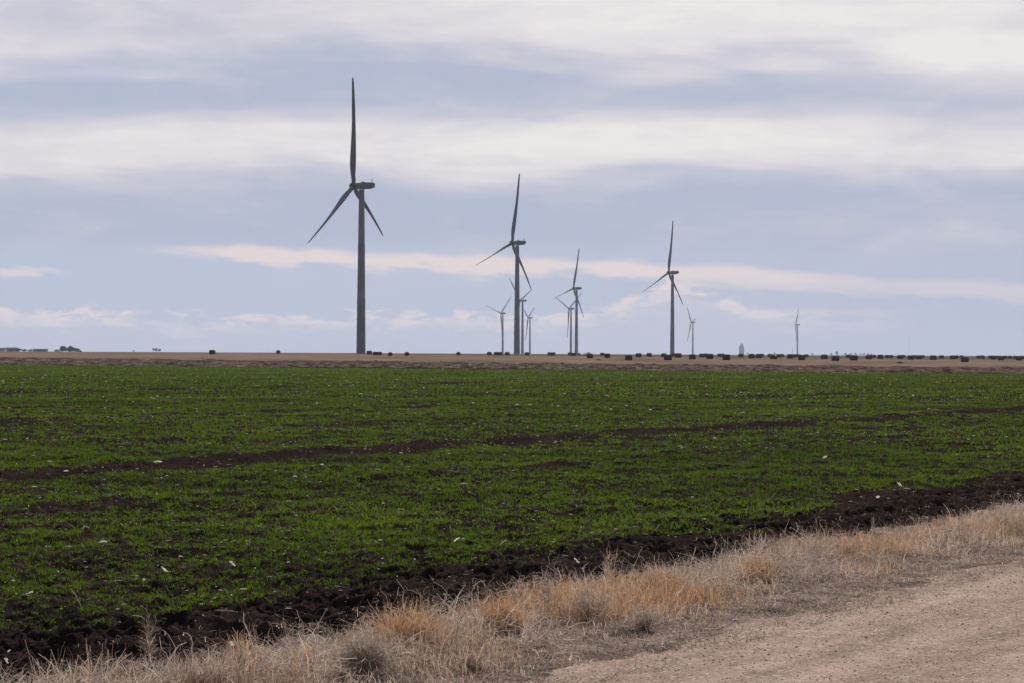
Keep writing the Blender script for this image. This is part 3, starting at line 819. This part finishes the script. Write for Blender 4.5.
# the larger pieces one can point at
PIECES = [  # px, py, length px, width px, angle(deg in picture, 0 = across), label
 (104, 553, 9, 2, 5, 'pale husk strip lying across the wheat, upper left foreground'), (165.5, 573, 9, 3, -35, 'white slanting husk in the wheat at left'),
 (233.5, 567, 9, 3, -40, 'white husk in the wheat above a bare patch'), (145, 583, 3, 5, 90, 'small upright white husk scrap in wheat at left'),
 (233, 604, 4, 7, 80, 'bright white husk standing at the edge of dark soil'), (31, 598, 8, 3, 20, 'pale curled husk at the far left of the wheat'),
 (78, 621, 24, 1.6, -58, 'grey stalk slanting down in front of the wheat at left'), (167, 636, 20, 2, 5, 'long pale stalk lying on dark soil at left'),
 (227, 634, 24, 2, -4, 'long pale stalk beside the orange tuft at left'), (8, 670, 7, 4, -50, 'white husk at the lower left corner'),
 (233.5, 650, 5, 7, 75, 'crumpled white husk behind dry grass at left'), (513, 549.5, 4, 3.5, 0, 'round white husk scrap at top of the dark soil, centre'),
 (490, 570.5, 4, 3, 10, 'small white scrap in the middle of dark soil, centre'), (578, 574, 10, 2.4, -50, 'white slanting husk on dark soil right of centre'),
 (457.7, 546, 8, 2, 38, 'pale slanting husk on the wheat edge, centre'), (503.8, 549.5, 10, 2, 28, 'pale stalk left of the round white scrap'),
 (687, 554, 16, 3, -5, 'long white husk on dark soil right of centre'), (878.4, 507.5, 4, 4, 0, 'bright white scrap at the wheat edge, right'),
 (900, 489, 7, 2.5, -45, 'white slanting husk in wheat at right'), (825, 457, 5, 2.5, 25, 'white husk in the mid field, right'), (158, 464, 10, 2, 2, 'flat white husk in the mid field, left'),
 (511, 679, 14, 2.2, -25, 'pale stalk on the road edge at the bottom')]
for i, (px, py, L, W, an, lab) in enumerate(PIECES):
    x, d, z = ground_at(px, py + 1.5); z = float(gz(x, d))
    g = np.random.default_rng(i)
    m = d / F; L *= m; W *= m * .7; an = R(an)
    ux = Vector((math.cos(an), .25 * math.cos(an * 3), math.sin(an))); ux.normalize()
    uz = Vector((-math.sin(an) * .9, -.35, math.cos(an))); uz.normalize()
    bm = bmesh.new(); n = 6; rows = []
    for q in range(n + 1):
        u = q / n - .5; wv = W * .5 * (1 - (2 * abs(u)) ** 3 * .7) * (1 + g.uniform(-.4, .4)); bow = L * .05 * (1 - 4 * u * u) + W * g.uniform(-.25, .25)
        c = ux * L * u + uz * bow
        rows.append([bm.verts.new(c + uz * (wv * s) + Vector((0, -W * .5 * (1 - s * s), 0))) for s in (-1, -.4, .4, 1)])
    for a, b in zip(rows, rows[1:]):
        for k in range(3): bm.faces.new((a[k], a[k + 1], b[k + 1], b[k]))
    bmesh.ops.solidify(bm, geom=bm.faces[:], thickness=.0015)
    stalk = 'stalk' in lab
    o = bm_obj('corn_stalk' if stalk else 'corn_husk', bm, simple('husk_white', (.80, .76, .71), .7, .1, 20) if not stalk else simple('stalk_pale', (.42, .37, .32), .8, .15, 20), None, True,
               (x, d, z + .03 + abs(math.sin(an)) * L * .45))
    tag(o, lab, 'corn stalk' if stalk else 'corn husk', 'larger corn residue pieces')

# ------------------------------------------------------------------ road stones
M_STONE = tonemat('road_stone', [(0, (.26, .19, .16)), (.5, (.44, .32, .27)), (1, (.68, .55, .48))], 0)
g = np.random.default_rng(77)
n = 36000
s = g.uniform(7, 40, n); t = 6.5 - np.abs(g.normal(0, 1, n)) * 2.6
x = s * math.sin(RA) - t * math.cos(RA); y = s * math.cos(RA) + t * math.sin(RA)
k = (np.abs(np.arctan2(x, y)) < R(16)) & (y > 8); x, y = x[k], y[k]; n = len(x)
r = .0028 * np.exp(g.normal(0, .45, n)) + .0015
z = gz(x, y) + r * .3
O = np.array([[1, 0, 0], [0, 1, 0], [-1, 0, 0], [0, -1, 0], [0, 0, 1], [0, 0, -1]], float)
a = g.uniform(0, 6.28, n); ca, sa = np.cos(a), np.sin(a)
sc = g.uniform(.7, 1.3, (n, 3)) * np.array([1.2, 1, .5]) * r[:, None]
Vx = O[None] * sc[:, None]; 
V = np.stack([Vx[..., 0] * ca[:, None] - Vx[..., 1] * sa[:, None] + x[:, None], Vx[..., 0] * sa[:, None] + Vx[..., 1] * ca[:, None] + y[:, None], Vx[..., 2] + z[:, None]], -1).reshape(-1, 3)
T8 = np.array([[0, 1, 4], [1, 2, 4], [2, 3, 4], [3, 0, 4], [1, 0, 5], [2, 1, 5], [3, 2, 5], [0, 3, 5]])
Q = (np.arange(n)[:, None, None] * 6 + T8[None]).reshape(-1, 3)
tag(np_mesh('road_gravel', V, Q, M_STONE, False, np.repeat(g.uniform(0, 1, n), 6)), kind='stuff', label='loose pinkish gravel strewn over the road and its edge', cat='gravel')

# ------------------------------------------------------------------ verge grass and weeds
STRAW = [(0, (.15, .09, .055)), (.35, (.37, .255, .185)), (.7, (.58, .45, .36)), (1, (.78, .68, .59))]
ORANGE = [(0, (.24, .12, .06)), (.5, (.50, .29, .15)), (1, (.72, .50, .32))]
GREYW = [(0, (.09, .07, .06)), (.35, (.31, .235, .19)), (.7, (.55, .45, .375)), (1, (.78, .69, .61))]
M_STRAW = tonemat('dry_straw', STRAW, .5); M_ORANGE = tonemat('orange_straw', ORANGE, .5); M_GREYW = tonemat('grey_weed', GREYW, .35)
def blades(x, y, z, hh, g, wid=.0035, lean=.45, seg=4, tone=None):
    N = len(x)
    az = g.uniform(0, 2 * math.pi, N); D = np.stack([np.cos(az), np.sin(az)], 1); ln = hh * np.abs(g.normal(0, lean, N))
    P = np.zeros((N, seg + 1, 3)); jx = g.normal(0, .03, (N, seg + 1)); jy = g.normal(0, .03, (N, seg + 1)); jx[:, 0] = 0; jy[:, 0] = 0
    for q, u in enumerate(np.linspace(0, 1, seg + 1)):
        P[:, q, 0] = x + D[:, 0] * ln * u ** 1.8 + jx[:, q] * hh * u; P[:, q, 1] = y + D[:, 1] * ln * u ** 1.8 + jy[:, q] * hh * u
        P[:, q, 2] = z + hh * (u - .28 * (ln / (hh + .001)) * u ** 2.5)
    W = (wid * g.uniform(.6, 1.4, N))[:, None] * np.linspace(1, .4, seg + 1)[None]
    fa = g.uniform(0, 6.28, N); sd = np.stack([np.cos(fa), np.sin(fa), g.normal(0, .2, N)], 1)
    if tone is None: tone = np.clip(g.normal(.5, .22, N), 0, 1)
    return ribbons(P, W, sd, tone)
def wires(x, y, z, L, g, wid=.003, K=7, curl=.55, up=.5, tone=None):
    """curly dead stems: random walks that start at (x,y,z)"""
    N = len(x)
    dv = g.normal(0, 1, (N, 3)); dv[:, 2] = np.abs(dv[:, 2]) * up * 2 + .1; dv /= np.linalg.norm(dv, axis=1)[:, None]
    P = np.zeros((N, K, 3)); P[:, 0] = np.stack([x, y, z], 1)
    for q in range(1, K):
        dv = dv + g.normal(0, curl, (N, 3)); dv /= np.linalg.norm(dv, axis=1)[:, None]
        P[:, q] = P[:, q - 1] + dv * (L / (K - 1))[:, None]
        P[:, q, 2] = np.maximum(P[:, q, 2], z - .01)
    W = (wid * g.uniform(.6, 1.5, N))[:, None] * np.linspace(1, .5, K)[None]
    sd = g.normal(0, 1, (N, 3)); sd /= np.linalg.norm(sd, axis=1)[:, None]
    if tone is None: tone = np.clip(g.normal(.5, .25, N), 0, 1)
    return ribbons(P, W, sd, tone)
def verge_pts(n, t0, t1, g, s1=42):
    s = 7 + (s1 - 7) * g.uniform(0, 1, n) ** 1.25; t = g.uniform(t0, t1, n)
    x = s * math.sin(RA) - t * math.cos(RA); y = s * math.cos(RA) + t * math.sin(RA)
    k = (np.abs(np.arctan2(x, y)) < R(16.5)) & (y > 8)
    return x[k], y[k], s[k], t[k]
g = np.random.default_rng(500)
def prof(t, s):          # how tall the growth stands across the verge
    w0 = (fbm(s / 1.7, s * 0 + 3, 3, 601) - .5) * 1.1
    return sstep(t + w0, 6.35, 7.3) * (1 - sstep(t + w0, 7.75, 8.5))
# straw
x, y, s, t = verge_pts(230000, 6.1, 8.9, g)
c = fbm(x * 1.7, y * 1.7, 4, 611); p = prof(t, s)
keep = g.uniform(0, 1, len(x)) < (.10 + .95 * p) * np.clip((c - .38) * 5, .08, 1) * .30
TX, TY, _ = ground_at(368, 674)
keep &= np.hypot(x - TX, y - TY + .12) > .30
x, y, s, t, c, p = [q[keep] for q in (x, y, s, t, c, p)]
fine = np.clip((fbm(x * 4.2, y * 4.2, 3, 613) - .34) * 3.4, .10, 1.35)
hh = (.03 + .215 * p * np.clip((c - .3) * 3.2, .12, 1.2) * fine) * g.uniform(.45, 1.15, len(x))
straw = blades(x, y, gz(x, y), hh, g, .0048, .8, 4, np.clip(.55 + (fbm(x * 2, y * 2, 2, 621) - .5) * .7 + g.normal(0, .17, len(x)), 0, 1))
# low litter mat
x, y, s, t = verge_pts(95000, 5.75, 8.45, g)
k = fbm(x * 2.5, y * 2.5, 3, 631) + (t > 6.35) * .22 - (t > 8.0) * .22 > .56 + g.uniform(-.06, .06, len(x)); x, y = x[k], y[k]
mat_ = wires(x, y, gz(x, y) + .005, g.uniform(.02, .09, len(x)), g, .004, 4, .5, .2, np.clip(g.normal(.42, .25, len(x)), 0, 1))
V, Q, T = join([straw]); tag(np_mesh('dry_grass', V, Q, M_STRAW, False, T), kind='stuff', label='dry straw coloured grass along the road verge', cat='dry grass')
# grey weeds
x, y, s, t = verge_pts(150000, 6.2, 8.9, g)
c = fbm(x * 1.2 + 40, y * 1.2, 3, 641); p = prof(t, s)
keep = g.uniform(0, 1, len(x)) < (.15 + .85 * p) * np.clip((c - .36) * 5, .08, 1) * .5
keep &= np.hypot(x - TX, y - TY + .12) > .30
x, y, s, t, c, p = [q[keep] for q in (x, y, s, t, c, p)]
grey = wires(x, y, gz(x, y) + g.uniform(0, .14, len(x)) * p, (.06 + .22 * p * np.clip((fbm(x * 4, y * 4, 3, 617) - .25) * 2.4, .15, 1.2)) * g.uniform(.5, 1.2, len(x)), g, .0042, 7, .45, .6, np.clip(.25 + .7 * fbm(x * 3, y * 3, 2, 645) + g.normal(0, .18, len(x)), 0, 1))
V, Q, T = join([grey, mat_]); tag(np_mesh('dead_weeds', V, Q, M_GREYW, False, T), kind='stuff', label='grey tangled dead weeds and litter matted on the verge', cat='dead weeds')
# orange grass patches
x, y, s, t = verge_pts(120000, 6.6, 8.2, g)
c = fbm(x * .9 - 13, y * .9, 3, 651); p = prof(t, s)
keep = (c > .60 + g.uniform(-.04, .04, len(x))) & (g.uniform(0, 1, len(x)) < p * .6)
x, y, p = x[keep], y[keep], p[keep]
V, Q, T = blades(x, y, gz(x, y), .22 * p * g.uniform(.4, 1.1, len(x)), g, .0035, .5, 4)
tag(np_mesh('orange_grass', V, Q, M_ORANGE, False, T), kind='stuff', label='rusty orange dry grass among the paler verge growth', cat='dry grass')

# clumps that stand out of the verge, each a thing
def clump(kind, px, py, wpx, hpx, lab, n=900, mat=None, nm='grass_tuft', cat='grass tuft', group='tufts standing out of the verge'):
    g = np.random.default_rng(int(px * 7 + py))
    x0, d, _ = ground_at(px, py); z0 = float(gz(x0, d)); m = d / F; rw = wpx * m / 2; h = hpx * m
    if kind == 'tuft':
        a = g.uniform(0, 6.28, n); r = rw * np.sqrt(g.uniform(0, 1, n)) * .75
        x = r * np.cos(a); y = r * np.sin(a) * .8
        fall = 1 - .45 * (r / (rw + 1e-6)) ** 2
        x = x + rw * .25 * np.sin(a * 3 + px); y = y + rw * .2 * np.cos(a * 2 + py)
        V, Q, T = blades(x, y, np.full(n, -.02), h * 1.2 * fall * g.uniform(.15, 1.05, n) ** .9, g, .0042, .75, 5)
    elif kind == 'ball':
        ns = n
        x = g.normal(0, rw * .12, ns); y = g.normal(0, rw * .12, ns)
        dv = g.normal(0, 1, (ns, 3)); dv[:, 2] = np.abs(dv[:, 2]) * .9 + .05; dv /= np.linalg.norm(dv, axis=1)[:, None]
        K = 8; P = np.zeros((ns, K, 3)); P[:, 0] = np.stack([x, y, np.full(ns, .0)], 1)
        q0 = np.stack([dv[:, 0] * rw, dv[:, 1] * rw, dv[:, 2] * h], 1) * g.uniform(.6, 1.05, (ns, 1))
        for q in range(1, K):
            u = q / (K - 1)
            P[:, q] = P[:, 0] * (1 - u) + q0 * u ** .8 + g.normal(0, .06 * rw, (ns, 3)) * u
            P[:, q, 2] = np.maximum(P[:, q, 2] + .2 * h * math.sin(u * 3.14), -.01)
        W = (.0028 * g.uniform(.6, 1.5, ns))[:, None] * np.linspace(1.3, .5, K)[None]
        sd = g.normal(0, 1, (ns, 3)); sd /= np.linalg.norm(sd, axis=1)[:, None]
        A1 = ribbons(P, W, sd, np.clip(g.normal(.45, .25, ns), 0, 1))
        e = P[g.integers(0, ns, ns * 2), g.integers(3, K, ns * 2)]
        A2 = wires(e[:, 0], e[:, 1], e[:, 2], g.uniform(.25, .6, ns * 2) * rw, g, .0024, 5, .5, .5, np.clip(g.normal(.6, .25, ns * 2), 0, 1))
        V, Q, T = join([A1, A2])
    else:  # open weed with a few tall stems
        ns = 9
        st = blades(g.normal(0, rw * .15, ns), g.normal(0, rw * .15, ns), np.full(ns, -.02), h * g.uniform(.55, 1, ns), g, .005, .18, 6)
        tw = []
        for q in range(ns):
            sp = st[0].reshape(ns, 7, 2, 3).mean(2)[q]
            idx = g.integers(2, 7, 14); e = sp[idx]
            tw.append(wires(e[:, 0], e[:, 1], e[:, 2], g.uniform(.15, .4, 14) * h, g, .003, 5, .3, .7))
        V, Q, T = join([st] + tw)
    o = np_mesh(nm, V, Q, mat, False, T); o.location = (x0, d, z0)
    tag(o, lab, cat, group)
clump('ball', 368, 674, 76, 46, 'round grey tumbleweed with a dark shaded base, bottom left of centre', 620, M_GREYW, 'tumbleweed', 'tumbleweed', None)
clump('tuft', 412, 648, 62, 52, 'dense orange grass tuft behind and right of the tumbleweed', 1300, M_ORANGE)
clump('tuft', 500, 630, 60, 42, 'bright orange grass tuft in the middle of the verge', 1100, M_ORANGE)
clump('tuft', 243, 662, 14, 36, 'narrow orange tuft standing against dark soil at left', 200, M_ORANGE)
clump('tuft', 210, 690, 74, 44, 'wide straw coloured tuft at the lower left', 1200, M_STRAW)
clump('tuft', 300, 668, 40, 30, 'small orange brown tuft left of the tumbleweed', 500, M_ORANGE)
clump('tuft', 850, 556, 46, 26, 'low orange brown tuft nearest the right edge of the verge', 600, M_ORANGE)
clump('tuft', 474, 668, 32, 34, 'short pale tuft in low litter near the road', 400, M_STRAW)
clump('tuft', 660, 588, 54, 26, 'long low orange tuft against the dark soil right of centre', 900, M_ORANGE)
clump('tuft', 757, 578, 40, 30, 'orange brown tuft further right along the verge', 700, M_ORANGE)
clump('ball', 592, 616, 70, 40, 'brown grey twiggy bush right of the bright orange tuft', 170, M_GREYW, 'dry_bush', 'dry bush', 'dry bushes on the verge')
clump('ball', 645, 628, 46, 30, 'low grey twiggy bush above the road edge', 180, M_GREYW, 'dry_bush', 'dry bush', 'dry bushes on the verge')
clump('weed', 549, 612, 22, 58, 'tall thin dead weed rising against the dark soil at centre', 0, M_GREYW, 'dead_weed', 'dead weed', 'thin dead weeds on the verge')
clump('weed', 150, 668, 40, 50, 'branching dead weed against dark soil at left', 0, M_GREYW, 'dead_weed', 'dead weed', 'thin dead weeds on the verge')
clump('weed', 610, 590, 34, 46, 'branching dead weed reaching the wheat, right of centre', 0, M_STRAW, 'dead_weed', 'dead weed', 'thin dead weeds on the verge')
clump('weed', 768, 560, 26, 28, 'small branching dead weed on the right half of the verge', 0, M_GREYW, 'dead_weed', 'dead weed', 'thin dead weeds on the verge')
